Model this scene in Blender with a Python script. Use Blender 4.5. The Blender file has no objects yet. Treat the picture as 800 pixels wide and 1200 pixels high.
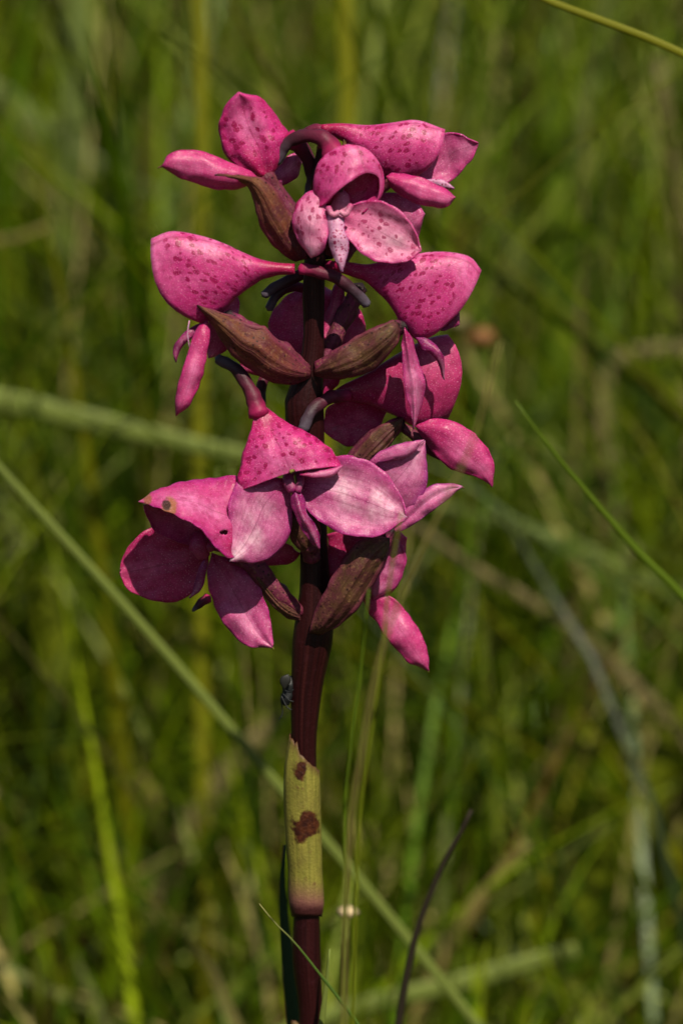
import bpy, math, random
import numpy as np
from mathutils import Vector, noise

random.seed(7)
rng = np.random.default_rng(7)
S = bpy.context.scene
COL = S.collection

# ------------------------------------------------------------------ camera
K = 0.00015                       # metres per photograph pixel at the plant
DIST, TILT = 0.70, math.radians(12.0)
TV = 600 * K / DIST               # tangent of the half field of view
AIM = np.array([0.0, 0.0, 0.205])
FWD = np.array([0.0, math.cos(TILT), -math.sin(TILT)])
UP = np.array([0.0, math.sin(TILT), math.cos(TILT)])
RIGHT = np.array([1.0, 0.0, 0.0])
EYE = AIM - FWD * DIST
cam = bpy.data.cameras.new('camera')
cam.sensor_fit = 'VERTICAL'
cam.sensor_height = 36.0
cam.sensor_width = 24.0
cam.lens = 18.0 / TV
cam.clip_start, cam.clip_end = 0.02, 200.0
cam.dof.use_dof = True
cam.dof.focus_distance = DIST - 0.006
cam.dof.aperture_fstop = cam.lens / 12.0
cam.dof.aperture_blades = 0
camo = bpy.data.objects.new('camera', cam)
COL.objects.link(camo)
camo.location = EYE
camo.rotation_euler = (math.pi / 2 - TILT, 0, 0)
S.camera = camo

# ------------------------------------------------------------------ light
SUN_EL, SUN_AZ = math.radians(53), math.radians(20)      # sun behind the camera, a little to its right
sun_dir = Vector((math.sin(SUN_AZ) * math.cos(SUN_EL), -math.cos(SUN_AZ) * math.cos(SUN_EL), math.sin(SUN_EL)))
W = bpy.data.worlds.new('World')
S.world = W
W.use_nodes = True
nt = W.node_tree
bg = nt.nodes['Background']
sky = nt.nodes.new('ShaderNodeTexSky')
sky.sky_type = 'NISHITA'
sky.sun_disc = False
sky.sun_elevation = SUN_EL
sky.sun_rotation = math.atan2(sun_dir.x, sun_dir.y)
nt.links.new(sky.outputs[0], bg.inputs[0])
bg.inputs[1].default_value = 0.05
L = bpy.data.lights.new('sun', 'SUN')
L.energy = 5.0
L.angle = math.radians(0.53)
L.color = (1.0, 0.92, 0.76)
lo = bpy.data.objects.new('sun', L)
COL.objects.link(lo)
lo.rotation_euler = sun_dir.to_track_quat('Z', 'Y').to_euler()
lo.location = (0.3, -1, 2)
S.view_settings.view_transform = 'Standard'
S.view_settings.look = 'None'
S.view_settings.gamma = 1.0
S.view_settings.use_curve_mapping = False
S.view_settings.exposure = 0.45
S.cycles.use_denoising = True
S.cycles.max_bounces = 8
S.cycles.caustics_reflective = False
S.cycles.caustics_refractive = False


# ------------------------------------------------------------------ helpers
def P(pts, unit=K):
    """(x, y, d) rows: where the upright plane y = d * unit meets the line of sight through x, y (metres, world)."""
    p = np.atleast_2d(np.asarray(pts, float))
    ray = FWD + np.outer((p[:, 0] - 400) / 600 * TV, RIGHT) + np.outer((600 - p[:, 1]) / 600 * TV, UP)
    t = (p[:, 2] * unit - EYE[1]) / ray[:, 1]
    return EYE + ray * t[:, None]


def crom(pts, n, ease=False):
    """n points along a smooth curve through pts, evenly spaced (ease: denser at both ends)."""
    p = np.asarray(pts, float)
    if len(p) == 2:
        dense = p[0] + np.linspace(0, 1, 60)[:, None] * (p[1] - p[0])
    else:
        q = np.vstack([2 * p[0] - p[1], p, 2 * p[-1] - p[-2]])
        t = np.linspace(0, 1, 16, endpoint=False)[:, None]
        out = []
        for i in range(1, len(q) - 2):
            a, b, c, d = q[i - 1], q[i], q[i + 1], q[i + 2]
            out.append(0.5 * (2 * b + (c - a) * t + (2 * a - 5 * b + 4 * c - d) * t ** 2 + (3 * b - a - 3 * c + d) * t ** 3))
        dense = np.vstack(out + [p[-1:]])
    s = np.concatenate([[0], np.cumsum(np.linalg.norm(np.diff(dense, axis=0), axis=1))])
    s /= s[-1]
    u = np.linspace(0, 1, n)
    if ease:
        u = 0.5 * u + 0.5 * (0.5 - 0.5 * np.cos(np.pi * u))
    return np.column_stack([np.interp(u, s, dense[:, k]) for k in range(p.shape[1])])


def prof(vals, n):
    return np.interp(np.linspace(0, 1, n), np.linspace(0, 1, len(vals)), vals)


def empty(name, loc, parent=None):
    o = bpy.data.objects.new(name, None)
    COL.objects.link(o)
    o.empty_display_size = 0.01
    if parent is not None:
        o.parent = parent
        o.location = Vector(loc) - wloc(parent)
    else:
        o.location = loc
    return o


def wloc(o):
    v = Vector((0, 0, 0))
    while o is not None:
        v = v + o.location
        o = o.parent
    return v


def tag(o, label, cat, group=None):
    o['label'], o['category'] = label, cat
    if group:
        o['group'] = group
    return o


def mesh_obj(name, verts, faces, mat, parent=None, uvs=None, thick=0.0, origin=None, smooth=True, uv2=None):
    verts = np.asarray(verts, float)
    if origin is None:
        origin = wloc(parent) if parent is not None else Vector(verts.mean(axis=0))
    if parent is not None:
        origin = Vector(verts.mean(axis=0))
    me = bpy.data.meshes.new(name)
    me.from_pydata((verts - np.array(origin)).tolist(), [], faces)
    if uvs is not None:
        uv = me.uv_layers.new(name='UVMap')
        idx = np.empty(len(me.loops), dtype=np.int32)
        me.loops.foreach_get('vertex_index', idx)
        uv.data.foreach_set('uv', np.asarray(uvs, np.float32)[idx].ravel())
    if uv2 is not None:
        um = me.uv_layers.new(name='Metric')
        um.data.foreach_set('uv', np.asarray(uv2, np.float32)[idx].ravel())
    if smooth:
        me.polygons.foreach_set('use_smooth', [True] * len(me.polygons))
    me.materials.append(mat)
    me.update()
    o = bpy.data.objects.new(name, me)
    COL.objects.link(o)
    if parent is not None:
        o.parent = parent
        o.location = origin - wloc(parent)
    else:
        o.location = origin
    if thick:
        md = o.modifiers.new('thickness', 'SOLIDIFY')
        md.thickness = thick
        md.offset = 0.0
        md.use_rim = True
    return o


def grid_faces(n, m, closed=False):
    f = []
    mm = m if closed else m - 1
    for i in range(n - 1):
        for j in range(mm):
            f.append((i * m + j, i * m + (j + 1) % m, (i + 1) * m + (j + 1) % m, (i + 1) * m + j))
    return f


SEED = [0.0]


def sheet(name, G, mat, parent=None, thick=3.0, unit=K, rough=1.2, closed=False, holes=()):
    """G: n x m x 3 grid of (px, py, d) -> one smooth mesh object with UV (across, along)."""
    n, m, _ = G.shape
    SEED[0] += 3.7
    lu = np.concatenate([np.zeros((n, 1)), np.cumsum(np.linalg.norm(np.diff(G, axis=1), axis=2), axis=1)], 1)
    lu -= lu[:, -1:] / 2
    lv = np.concatenate([np.zeros((1, m)), np.cumsum(np.linalg.norm(np.diff(G, axis=0), axis=2), axis=0)], 0)
    lv = np.repeat(lv[:, m // 2:m // 2 + 1], m, axis=1)
    uv2 = np.stack([lu / 100 + SEED[0], lv / 100 + SEED[0] * 0.37], -1).reshape(-1, 2)
    flat = G.reshape(-1, 3).copy()
    if rough:
        edge = np.abs(np.linspace(-1, 1, m))[None, :] ** 3 * np.ones((n, 1))
        for q, e in zip(flat, edge.ravel()):
            v = Vector((q[0] * 0.03, q[1] * 0.03, q[2] * 0.02 + SEED[0]))
            q[2] += rough * (3.2 * noise.noise(v) + (1.0 + 2.0 * e) * noise.noise(v * 2.7))
            q[0] += rough * (0.7 * noise.noise(v + Vector((9, 3, 1))) + e * 1.1 * noise.noise(v * 2.9 + Vector((4, 4, 1))))
            q[1] += rough * (0.7 * noise.noise(v + Vector((2, 8, 5))) + e * 1.1 * noise.noise(v * 2.9 + Vector((1, 7, 3))))
    faces = grid_faces(n, m, closed)
    for hx, hy, rx, ry in holes:
        ex = np.hypot((flat[:, 0] - hx) / rx, (flat[:, 1] - hy) / ry)
        near = (ex > 0.75) & (ex < 1.5)
        for i in np.nonzero(near)[0]:
            flat[i, :2] = np.array([hx, hy]) + (flat[i, :2] - np.array([hx, hy])) / ex[i]
        faces = [f for f in faces if np.mean([ex[k] for k in f]) > 0.98]
    uv = np.stack(np.meshgrid(np.linspace(0, 1, m), np.linspace(0, 1, n)), -1).reshape(-1, 2)
    return mesh_obj(name, P(flat, unit), faces, mat, parent, uv, thick * unit, uv2=uv2)


def petal(name, A, B, d, bulge, mat, parent, tilt=(0, 0), bv=None, crease=0, rim=(0, 0), n=34, m=25, thick=1.5, rough=1.7, holes=(), ribs=None):
    """A leaf-like sheet between edges A and B (base to tip); d: depth base..tip; bulge towards the camera (+)."""
    def to3(E, tl):
        E = np.asarray(E, float)
        C = crom(E, n, ease=True)
        if C.shape[1] == 2:
            s = np.linspace(0, 1, n)
            dd = prof(d, n) + tl * np.sin(np.pi * s)
            C = np.column_stack([C, dd])
        return C
    a, b = to3(A, tilt[0]), to3(B, tilt[1])
    t = np.linspace(0, 1, m)
    v = np.linspace(0, 1, n)
    prof_v = np.sqrt(np.clip(np.sin(np.pi * v), 0, 1)) if bv is None else prof(bv, n)
    G = a[:, None, :] * (1 - t)[None, :, None] + b[:, None, :] * t[None, :, None]
    curl = np.sin(np.pi * t) - 0.22 * np.sin(np.pi * t) ** 4 + 0.10 * np.cos(2 * np.pi * t) ** 8 * (np.abs(t - 0.5) > 0.3)
    G[:, :, 2] -= 0.85 * bulge * prof_v[:, None] * curl[None, :]
    if ribs is None and name == 'bract':
        ribs = (4.5, 0.75)
    if ribs:
        G[:, :, 2] += ribs[1] * prof_v[:, None] * np.cos(2 * np.pi * ribs[0] * t + 0.6 * np.sin(3 * v)[:, None])
    if crease:
        G[:, :, 2] += crease * prof_v[:, None] * np.exp(-((t - 0.5) / 0.17) ** 2)[None, :]
    for k in (0, 1):
        G[:, :, k] += rim[k] * (v ** 3)[:, None] * np.sin(np.pi * t)[None, :]
    return sheet(name, G, mat, parent, thick, rough=rough, holes=holes)


def hood(name, T, B, dc, w, push, mat, parent, n=34, m=13, wf=None):
    """A funnel seen from the side: top line T and bottom line B, half width w along it, mid line pushed by push at the mouth."""
    a, b = crom(T, n), crom(B, n)
    dcen, ww = prof(dc, n), prof(w, n)
    wfar = ww if wf is None else prof(wf, n)
    v = np.linspace(0, 1, n)
    rows = []
    phis = np.concatenate([np.linspace(np.pi, 0, m), -np.linspace(0, np.pi, m)[1:]])
    for i in range(n):
        c = (a[i] + b[i]) / 2
        h = (a[i] - b[i]) / 2
        row = []
        for ph in phis:
            s = math.sin(ph)
            xy = c + h * math.cos(ph) + np.array(push) * s * s * v[i] ** 3
            row.append((xy[0], xy[1], dcen[i] - (ww[i] if s >= 0 else wfar[i]) * s))
        rows.append(row)
    return sheet(name, np.array(rows), mat, parent, 1.8)


def patch(name, rows, mat, parent, n=30, m=34, thick=1.8):
    """A smooth sheet through a small table of (px, py, d) points."""
    R = [crom(r, m) for r in rows]
    R = np.array(R)
    G = np.stack([crom(R[:, j], n) for j in range(m)], axis=1)
    return sheet(name, G, mat, parent, thick)


def tube(name, pts, rad, mat, parent=None, n=28, m=14, unit=K, flat=1.0, cap=True, wob=0.22):
    """A round tapered tube; pts (px, py, d), rad in pixels along it."""
    C = P(crom(pts, n), unit)
    r = prof(rad, n) * unit if unit == K else prof(rad, n) * K
    tan = np.gradient(C, axis=0)
    tan /= np.linalg.norm(tan, axis=1)[:, None]
    ref = np.array([0, 1.0, 0]) if abs(tan[0][1]) < 0.8 else np.array([1.0, 0, 0])
    V, uv = [], []
    for i in range(n):
        u = ref - tan[i] * np.dot(ref, tan[i])
        u /= np.linalg.norm(u)
        w = np.cross(tan[i], u)
        for j in range(m):
            a = 2 * math.pi * j / m
            rr = r[i] * (1 + wob * noise.noise(Vector((math.cos(a) * 1.5, math.sin(a) * 1.5, i * 0.35))))
            V.append(C[i] + rr * (math.cos(a) * u * flat + math.sin(a) * w))
            uv.append((j / m, i / (n - 1)))
    F = grid_faces(n, m, True)
    if cap:
        e = r[-1] * 0.6
        V.append(C[0] - tan[0] * r[0] * 0.6); uv.append((0.5, 0))
        V.append(C[-1] + tan[-1] * e); uv.append((0.5, 1))
        k = len(V)
        for j in range(m):
            F.append((k - 2, (j + 1) % m, j))
            F.append((k - 1, (n - 1) * m + j, (n - 1) * m + (j + 1) % m))
    return mesh_obj(name, V, F, mat, parent, uv, uv2=[(a * 0.5 + len(V) * 0.01, b * 1.0) for a, b in uv])


# ------------------------------------------------------------------ materials
class NT:
    def __init__(s, name):
        s.m = bpy.data.materials.new(name)
        s.m.use_nodes = True
        s.t = s.m.node_tree
        s.b = s.t.nodes['Principled BSDF']
        s.out = s.t.nodes['Material Output']

    def n(s, kind, **kw):
        nd = s.t.nodes.new('ShaderNode' + kind)
        for k, v in kw.items():
            if k.startswith('i_'):
                key = k[2:].replace('_', ' ')
                nd.inputs[int(key) if key.isdigit() else key].default_value = v
            else:
                setattr(nd, k, v)
        return nd

    def l(s, a, b):
        s.t.links.new(a, b)

    def coord(s, scale=1.0):
        g = s.n('NewGeometry')
        mp = s.n('VectorMath', operation='SCALE')
        s.l(g.outputs['Position'], mp.inputs[0])
        mp.inputs['Scale'].default_value = scale
        return mp.outputs[0]

    def noise(s, scale, detail=4, rough=0.55, vec=None):
        nd = s.n('TexNoise')
        nd.inputs['Scale'].default_value = scale
        nd.inputs['Detail'].default_value = detail
        nd.inputs['Roughness'].default_value = rough
        s.l(vec if vec is not None else s.coord(), nd.inputs['Vector'])
        return nd.outputs['Fac']

    def ramp(s, fac, stops, interp='LINEAR'):
        r = s.n('ValToRGB')
        r.color_ramp.interpolation = interp
        el = r.color_ramp.elements
        while len(el) < len(stops):
            el.new(0.5)
        for e, (p, c) in zip(el, stops):
            e.position = p
            e.color = (c, c, c, 1) if isinstance(c, (int, float)) else (*c, 1)
        s.l(fac, r.inputs[0])
        return r.outputs[0]

    def mix(s, fac, a, b, mode='MIX'):
        m = s.n('Mix', data_type='RGBA', blend_type=mode)
        for v, i in ((fac, 0), (a, 6), (b, 7)):
            if hasattr(v, 'links') or isinstance(v, bpy.types.NodeSocket):
                s.l(v, m.inputs[i])
            elif i == 0:
                m.inputs[0].default_value = v
            else:
                m.inputs[i].default_value = (*v, 1)
        return m.outputs[2]

    def math(s, op, a, b=None):
        m = s.n('Math', operation=op)
        for v, i in ((a, 0), (b, 1)):
            if v is None:
                continue
            if isinstance(v, bpy.types.NodeSocket):
                s.l(v, m.inputs[i])
            else:
                m.inputs[i].default_value = v
        return m.outputs[0]

    def uv(s):
        u = s.n('UVMap', uv_map='UVMap')
        sp = s.n('SeparateXYZ')
        s.l(u.outputs[0], sp.inputs[0])
        return u.outputs[0], sp.outputs[0], sp.outputs[1]

    def bump(s, h, strength, dist):
        b = s.n('Bump')
        b.inputs['Strength'].default_value = strength
        b.inputs['Distance'].default_value = dist
        s.l(h, b.inputs['Height'])
        s.l(b.outputs[0], s.b.inputs['Normal'])


def petal_mat(name, root, body, edge, pale=None, spots=1.0, vspan=(0.25, 0.9), spot_scale=11.5, rough=0.4, tip=None, veins=0.25, spot_col=(0.23, 0.001, 0.058), stains_and_hole_dark=(), rib_at=0.5):
    t = NT(name)
    root, body, edge = (tuple(0.80 * x for x in q) for q in (root, body, edge))
    pale = pale and tuple(0.82 * x for x in pale)
    uvv, u, v = t.uv()
    mu = t.n('UVMap', uv_map='Metric').outputs[0]
    if pale is None:
        pale = tuple(min(1, 0.10 + 1.12 * x) for x in body)
    big = t.noise(1.3, 3, 0.55, mu)
    along = t.math('ADD', v, t.math('MULTIPLY', t.math('SUBTRACT', big, 0.5), 0.55))
    c = t.mix(t.ramp(along, [(0.02, 0.0), (0.48, 1.0)], 'EASE'), root, body)
    # paler cloudy patches towards the middle: own variegation plus painted-in highlight
    rimd = t.math('MULTIPLY', t.math('ABSOLUTE', t.math('SUBTRACT', u, 0.5)), 2.0)
    mid = t.math('MULTIPLY', t.ramp(rimd, [(0.15, 1.0), (0.8, 0.0)]), t.ramp(along, [(0.3, 0.0), (0.6, 1.0)]))
    cloud = t.ramp(t.noise(2.6, 5, 0.62, mu), [(0.36, 0.0), (0.64, 1.0)])
    c = t.mix(t.math('MULTIPLY', mid, cloud), c, pale)
    c = t.mix(t.ramp(t.math('ADD', rimd, t.math('MULTIPLY', t.math('SUBTRACT', big, 0.5), 0.35)), [(0.74, 0.0), (1.0, 0.9)]), c, edge)
    if tip is not None:
        c = t.mix(t.ramp(t.math('ADD', v, t.math('MULTIPLY', t.math('SUBTRACT', big, 0.5), 0.3)), [(0.78, 0.0), (1.0, 0.9)]), c, tip)
    # fine mottling, faint veins
    c = t.mix(t.ramp(t.noise(14, 5, 0.65, mu), [(0.42, 0.0), (0.75, 0.55)]), c, tuple(0.55 * x for x in root))
    mp = t.n('Mapping')
    mp.inputs['Scale'].default_value = (20, 1.3, 1)
    t.l(uvv, mp.inputs[0])
    vein = t.noise(1.0, 2, 0.5, mp.outputs[0])
    c = t.mix(t.ramp(vein, [(0.5, 0.0), (0.72, veins)]), c, tuple(0.6 * x for x in root))
    rib = t.ramp(t.math('ABSOLUTE', t.math('SUBTRACT', u, rib_at)), [(0.0, 0.5), (0.014, 0.0)])
    c = t.mix(rib, c, tuple(0.5 * x for x in root))
    if spots:
        dv = t.n('VectorMath', operation='ADD')
        nz = t.n('TexNoise')
        nz.inputs['Scale'].default_value = 14
        t.l(mu, nz.inputs['Vector'])
        sc = t.n('VectorMath', operation='SCALE')
        t.l(nz.outputs['Color'], sc.inputs[0])
        sc.inputs['Scale'].default_value = 0.06
        t.l(mu, dv.inputs[0])
        t.l(sc.outputs[0], dv.inputs[1])
        vo = t.n('TexVoronoi', voronoi_dimensions='2D')
        vo.inputs['Scale'].default_value = spot_scale
        vo.inputs['Randomness'].default_value = 0.95
        t.l(dv.outputs[0], vo.inputs['Vector'])
        sepc = t.n('SeparateColor')
        t.l(vo.outputs['Color'], sepc.inputs[0])
        lim = t.math('SUBTRACT', t.math('MULTIPLY', sepc.outputs[0], 0.64), 0.15)
        sp = t.ramp(t.math('SUBTRACT', lim, vo.outputs['Distance']), [(0.0, 0.0), (0.035, 1.0)])
        reg = t.math('MULTIPLY', t.ramp(t.noise(1.5, 1, 0.5, mu), [(0.30, 0.0), (0.38, 1.0)]),
                     t.ramp(v, [(max(0.0, vspan[0] - 0.08), 0.0), (vspan[0], 1.0), (vspan[1], 1.0), (min(1, vspan[1] + 0.06), 0.0)]))
        c = t.mix(t.math('MULTIPLY', t.math('MULTIPLY', sp, reg), 1.0 * spots), c, spot_col)
    for px, py, r, scol in stains_and_hole_dark:
        p = P([(px, py, -95)])[0]
        g = t.n('NewGeometry')
        sub = t.n('VectorMath', operation='SUBTRACT')
        t.l(g.outputs['Position'], sub.inputs[0])
        sub.inputs[1].default_value = tuple(p)
        fl = t.n('VectorMath', operation='MULTIPLY')
        t.l(sub.outputs[0], fl.inputs[0])
        fl.inputs[1].default_value = (1 / (r * K), 0, 1 / (r * K))
        ln = t.n('VectorMath', operation='LENGTH')
        t.l(fl.outputs[0], ln.inputs[0])
        dd = t.math('ADD', ln.outputs['Value'], t.math('MULTIPLY', t.math('SUBTRACT', t.noise(12, 4, 0.7, mu), 0.5), 1.2))
        c = t.mix(t.ramp(dd, [(0.7, 0.9), (1.05, 0.0)]), c, scol)
    # glints of cells painted into the colour as pale flecks, and a few scuffs
    c = t.mix(t.ramp(t.noise(62, 1, 0.5, mu), [(0.62, 0.0), (0.72, 0.5)]), c, tuple(min(1, 0.3 + x) for x in body))
    c = t.mix(t.ramp(t.noise(9, 6, 0.75, mu), [(0.70, 0.0), (0.76, 0.6)]), c, (0.72, 0.42, 0.38))
    t.l(c, t.b.inputs['Base Color'])
    t.l(t.ramp(t.noise(60, 2, 0.5, mu), [(0.3, rough - 0.12), (0.7, rough + 0.2)]), t.b.inputs['Roughness'])
    t.b.inputs['Specular IOR Level'].default_value = 0.3
    t.b.inputs['Subsurface Weight'].default_value = 0.5
    t.b.inputs['Subsurface Radius'].default_value = (1.0, 0.25, 0.4)
    t.b.inputs['Subsurface Scale'].default_value = 0.0009
    hh = t.math('ADD', t.math('MULTIPLY', t.noise(70, 2, 0.5, mu), 0.45), t.math('MULTIPLY', vein, 0.35))
    hh = t.math('ADD', hh, t.math('MULTIPLY', t.noise(5, 4, 0.6, mu), 1.6))
    t.bump(hh, 0.4, 0.00028)
    return t.m


MP_HOOD = petal_mat('petal_hood', (0.35, 0.004, 0.066), (0.52, 0.024, 0.190), (0.46, 0.010, 0.135), (0.68, 0.155, 0.37), 1.0, (0.34, 0.86))
MP_SIDE = petal_mat('petal_hood_profile', (0.35, 0.004, 0.066), (0.52, 0.024, 0.190), (0.46, 0.010, 0.135), (0.68, 0.155, 0.37), 1.0, (0.34, 0.88), rib_at=0.43)
MP_EATEN = petal_mat('petal_hood_eaten', (0.36, 0.005, 0.070), (0.48, 0.035, 0.185), (0.34, 0.010, 0.16), (0.60, 0.16, 0.35), 0.4, (0.2, 0.7), stains_and_hole_dark=((199, 594, 11, (0.24, 0.09, 0.03)), (172, 588, 6, (0.20, 0.07, 0.03)), (195, 591, 6, (0.012, 0.005, 0.004))))  # near-black mark paints the shaded inside of a hole; others are brown stains
MP_PALE = petal_mat('petal_pale', (0.54, 0.06, 0.22), (0.67, 0.18, 0.35), (0.48, 0.03, 0.20), (0.80, 0.40, 0.54), 0.8, (0.3, 0.85), 12.0)
MP_OUT = petal_mat('petal_outer', (0.40, 0.014, 0.115), (0.52, 0.038, 0.19), (0.45, 0.011, 0.14), (0.64, 0.15, 0.34), 0.0, tip=(0.26, 0.008, 0.09))
MP_MID = petal_mat('petal_mid', (0.31, 0.006, 0.095), (0.48, 0.065, 0.22), (0.35, 0.012, 0.15), (0.64, 0.22, 0.40), 0.2, (0.1, 0.6))
MP_WHITE = petal_mat('petal_whitish', (0.30, 0.005, 0.10), (0.50, 0.090, 0.26), (0.38, 0.018, 0.19), (0.88, 0.58, 0.68), 0.0, (0.1, 0.5), veins=0.4)
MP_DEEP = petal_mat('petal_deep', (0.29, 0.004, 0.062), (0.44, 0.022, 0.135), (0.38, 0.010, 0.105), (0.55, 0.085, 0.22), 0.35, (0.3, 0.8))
MP_LILAC = petal_mat('petal_lilac', (0.34, 0.020, 0.15), (0.52, 0.10, 0.28), (0.24, 0.014, 0.17), (0.70, 0.30, 0.46), 0.1, (0.2, 0.7))
MP_LIP = petal_mat('petal_lip', (0.62, 0.28, 0.45), (0.58, 0.27, 0.44), (0.42, 0.08, 0.32), None, 1.0, (0.3, 0.95), 30, tip=(0.28, 0.03, 0.22))
MP_LIPD = petal_mat('petal_lip_dark', (0.24, 0.015, 0.14), (0.24, 0.006, 0.095), (0.13, 0.008, 0.09), None, 0.4, (0.1, 0.9), 28)
MP_COL = petal_mat('petal_column', (0.45, 0.06, 0.20), (0.60, 0.19, 0.32), (0.40, 0.04, 0.19), None, 0.0)


def spur_mat():
    t = NT('spur_skin')
    _, u, v = t.uv()
    c = t.ramp(v, [(0.0, (0.30, 0.010, 0.075)), (0.2, (0.11, 0.008, 0.030)), (0.65, (0.032, 0.010, 0.016)), (1.0, (0.075, 0.062, 0.085))])
    c = t.mix(t.ramp(t.noise(900, 4), [(0.4, 0.0), (0.75, 0.5)]), c, (0.03, 0.006, 0.012))
    t.l(c, t.b.inputs['Base Color'])
    t.b.inputs['Roughness'].default_value = 0.5
    t.b.inputs['Specular IOR Level'].default_value = 0.2
    t.bump(t.noise(3500, 2), 0.4, 0.0002)
    return t.m


def bract_mat(name, a, b, c3):
    t = NT(name)
    uvv, u, v = t.uv()
    f = t.math('ADD', t.math('MULTIPLY', v, 0.6), t.math('MULTIPLY', t.noise(170, 4, 0.6), 0.6))
    c = t.ramp(f, [(0.2, a), (0.52, b), (0.85, c3)])
    mp = t.n('Mapping')
    mp.inputs['Scale'].default_value = (22, 1.2, 1)
    t.l(uvv, mp.inputs[0])
    vein = t.noise(1.0, 3, 0.5, mp.outputs[0])
    c = t.mix(t.ramp(vein, [(0.45, 0.0), (0.7, 0.65)]), c, (0.035, 0.008, 0.010))
    c = t.mix(t.ramp(t.noise(380, 5, 0.7), [(0.42, 0.0), (0.6, 0.8)]), c, (0.075, 0.016, 0.024))
    c = t.mix(t.ramp(t.noise(1700, 3, 0.6), [(0.55, 0.0), (0.7, 0.55)]), c, (0.21, 0.11, 0.05))
    rimd = t.math('MULTIPLY', t.math('ABSOLUTE', t.math('SUBTRACT', u, 0.5)), 2.0)
    c = t.mix(t.ramp(rimd, [(0.7, 0.0), (1.0, 0.8)]), c, (0.13, 0.016, 0.045))
    vo = t.n('TexVoronoi')
    vo.inputs['Scale'].default_value = 800
    t.l(t.coord(), vo.inputs['Vector'])
    c = t.mix(t.ramp(vo.outputs['Distance'], [(0.13, 0.9), (0.2, 0.0)]), c, (0.012, 0.003, 0.004))
    c = t.mix(t.ramp(v, [(0.9, 0.0), (0.985, 0.95)]), c, (0.008, 0.005, 0.005))
    t.l(c, t.b.inputs['Base Color'])
    t.b.inputs['Roughness'].default_value = 0.5
    t.b.inputs['Specular IOR Level'].default_value = 0.2
    hh = t.math('ADD', t.noise(3000, 3), t.math('MULTIPLY', vein, 1.5))
    t.bump(hh, 0.6, 0.0003)
    return t.m


M_SPUR = spur_mat()
M_BRACT = bract_mat('bract_brown', (0.13, 0.015, 0.038), (0.105, 0.026, 0.015), (0.155, 0.075, 0.028))
M_BRACT2 = bract_mat('bract_olive', (0.075, 0.016, 0.022), (0.078, 0.036, 0.016), (0.068, 0.044, 0.016))
M_OVARY = bract_mat('ovary_purple', (0.14, 0.012, 0.04), (0.13, 0.02, 0.05), (0.20, 0.02, 0.08))


def stem_mat():
    t = NT('stem_maroon')
    uvv, u, v = t.uv()
    mp = t.n('Mapping')
    mp.inputs['Scale'].default_value = (30, 5, 1)
    t.l(uvv, mp.inputs[0])
    streak = t.noise(1.0, 4, 0.55, mp.outputs[0])
    c = t.ramp(streak, [(0.3, (0.009, 0.0012, 0.0016)), (0.6, (0.020, 0.0026, 0.003)), (0.85, (0.040, 0.009, 0.008))])
    c = t.mix(t.ramp(t.noise(700, 4), [(0.55, 0.0), (0.85, 0.4)]), c, (0.045, 0.010, 0.016))
    t.l(c, t.b.inputs['Base Color'])
    t.b.inputs['Specular IOR Level'].default_value = 0.18
    t.b.inputs['Roughness'].default_value = 0.42
    t.bump(t.math('ADD', streak, t.math('MULTIPLY', t.noise(2500, 3), 0.5)), 0.5, 0.00035)
    return t.m


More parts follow.
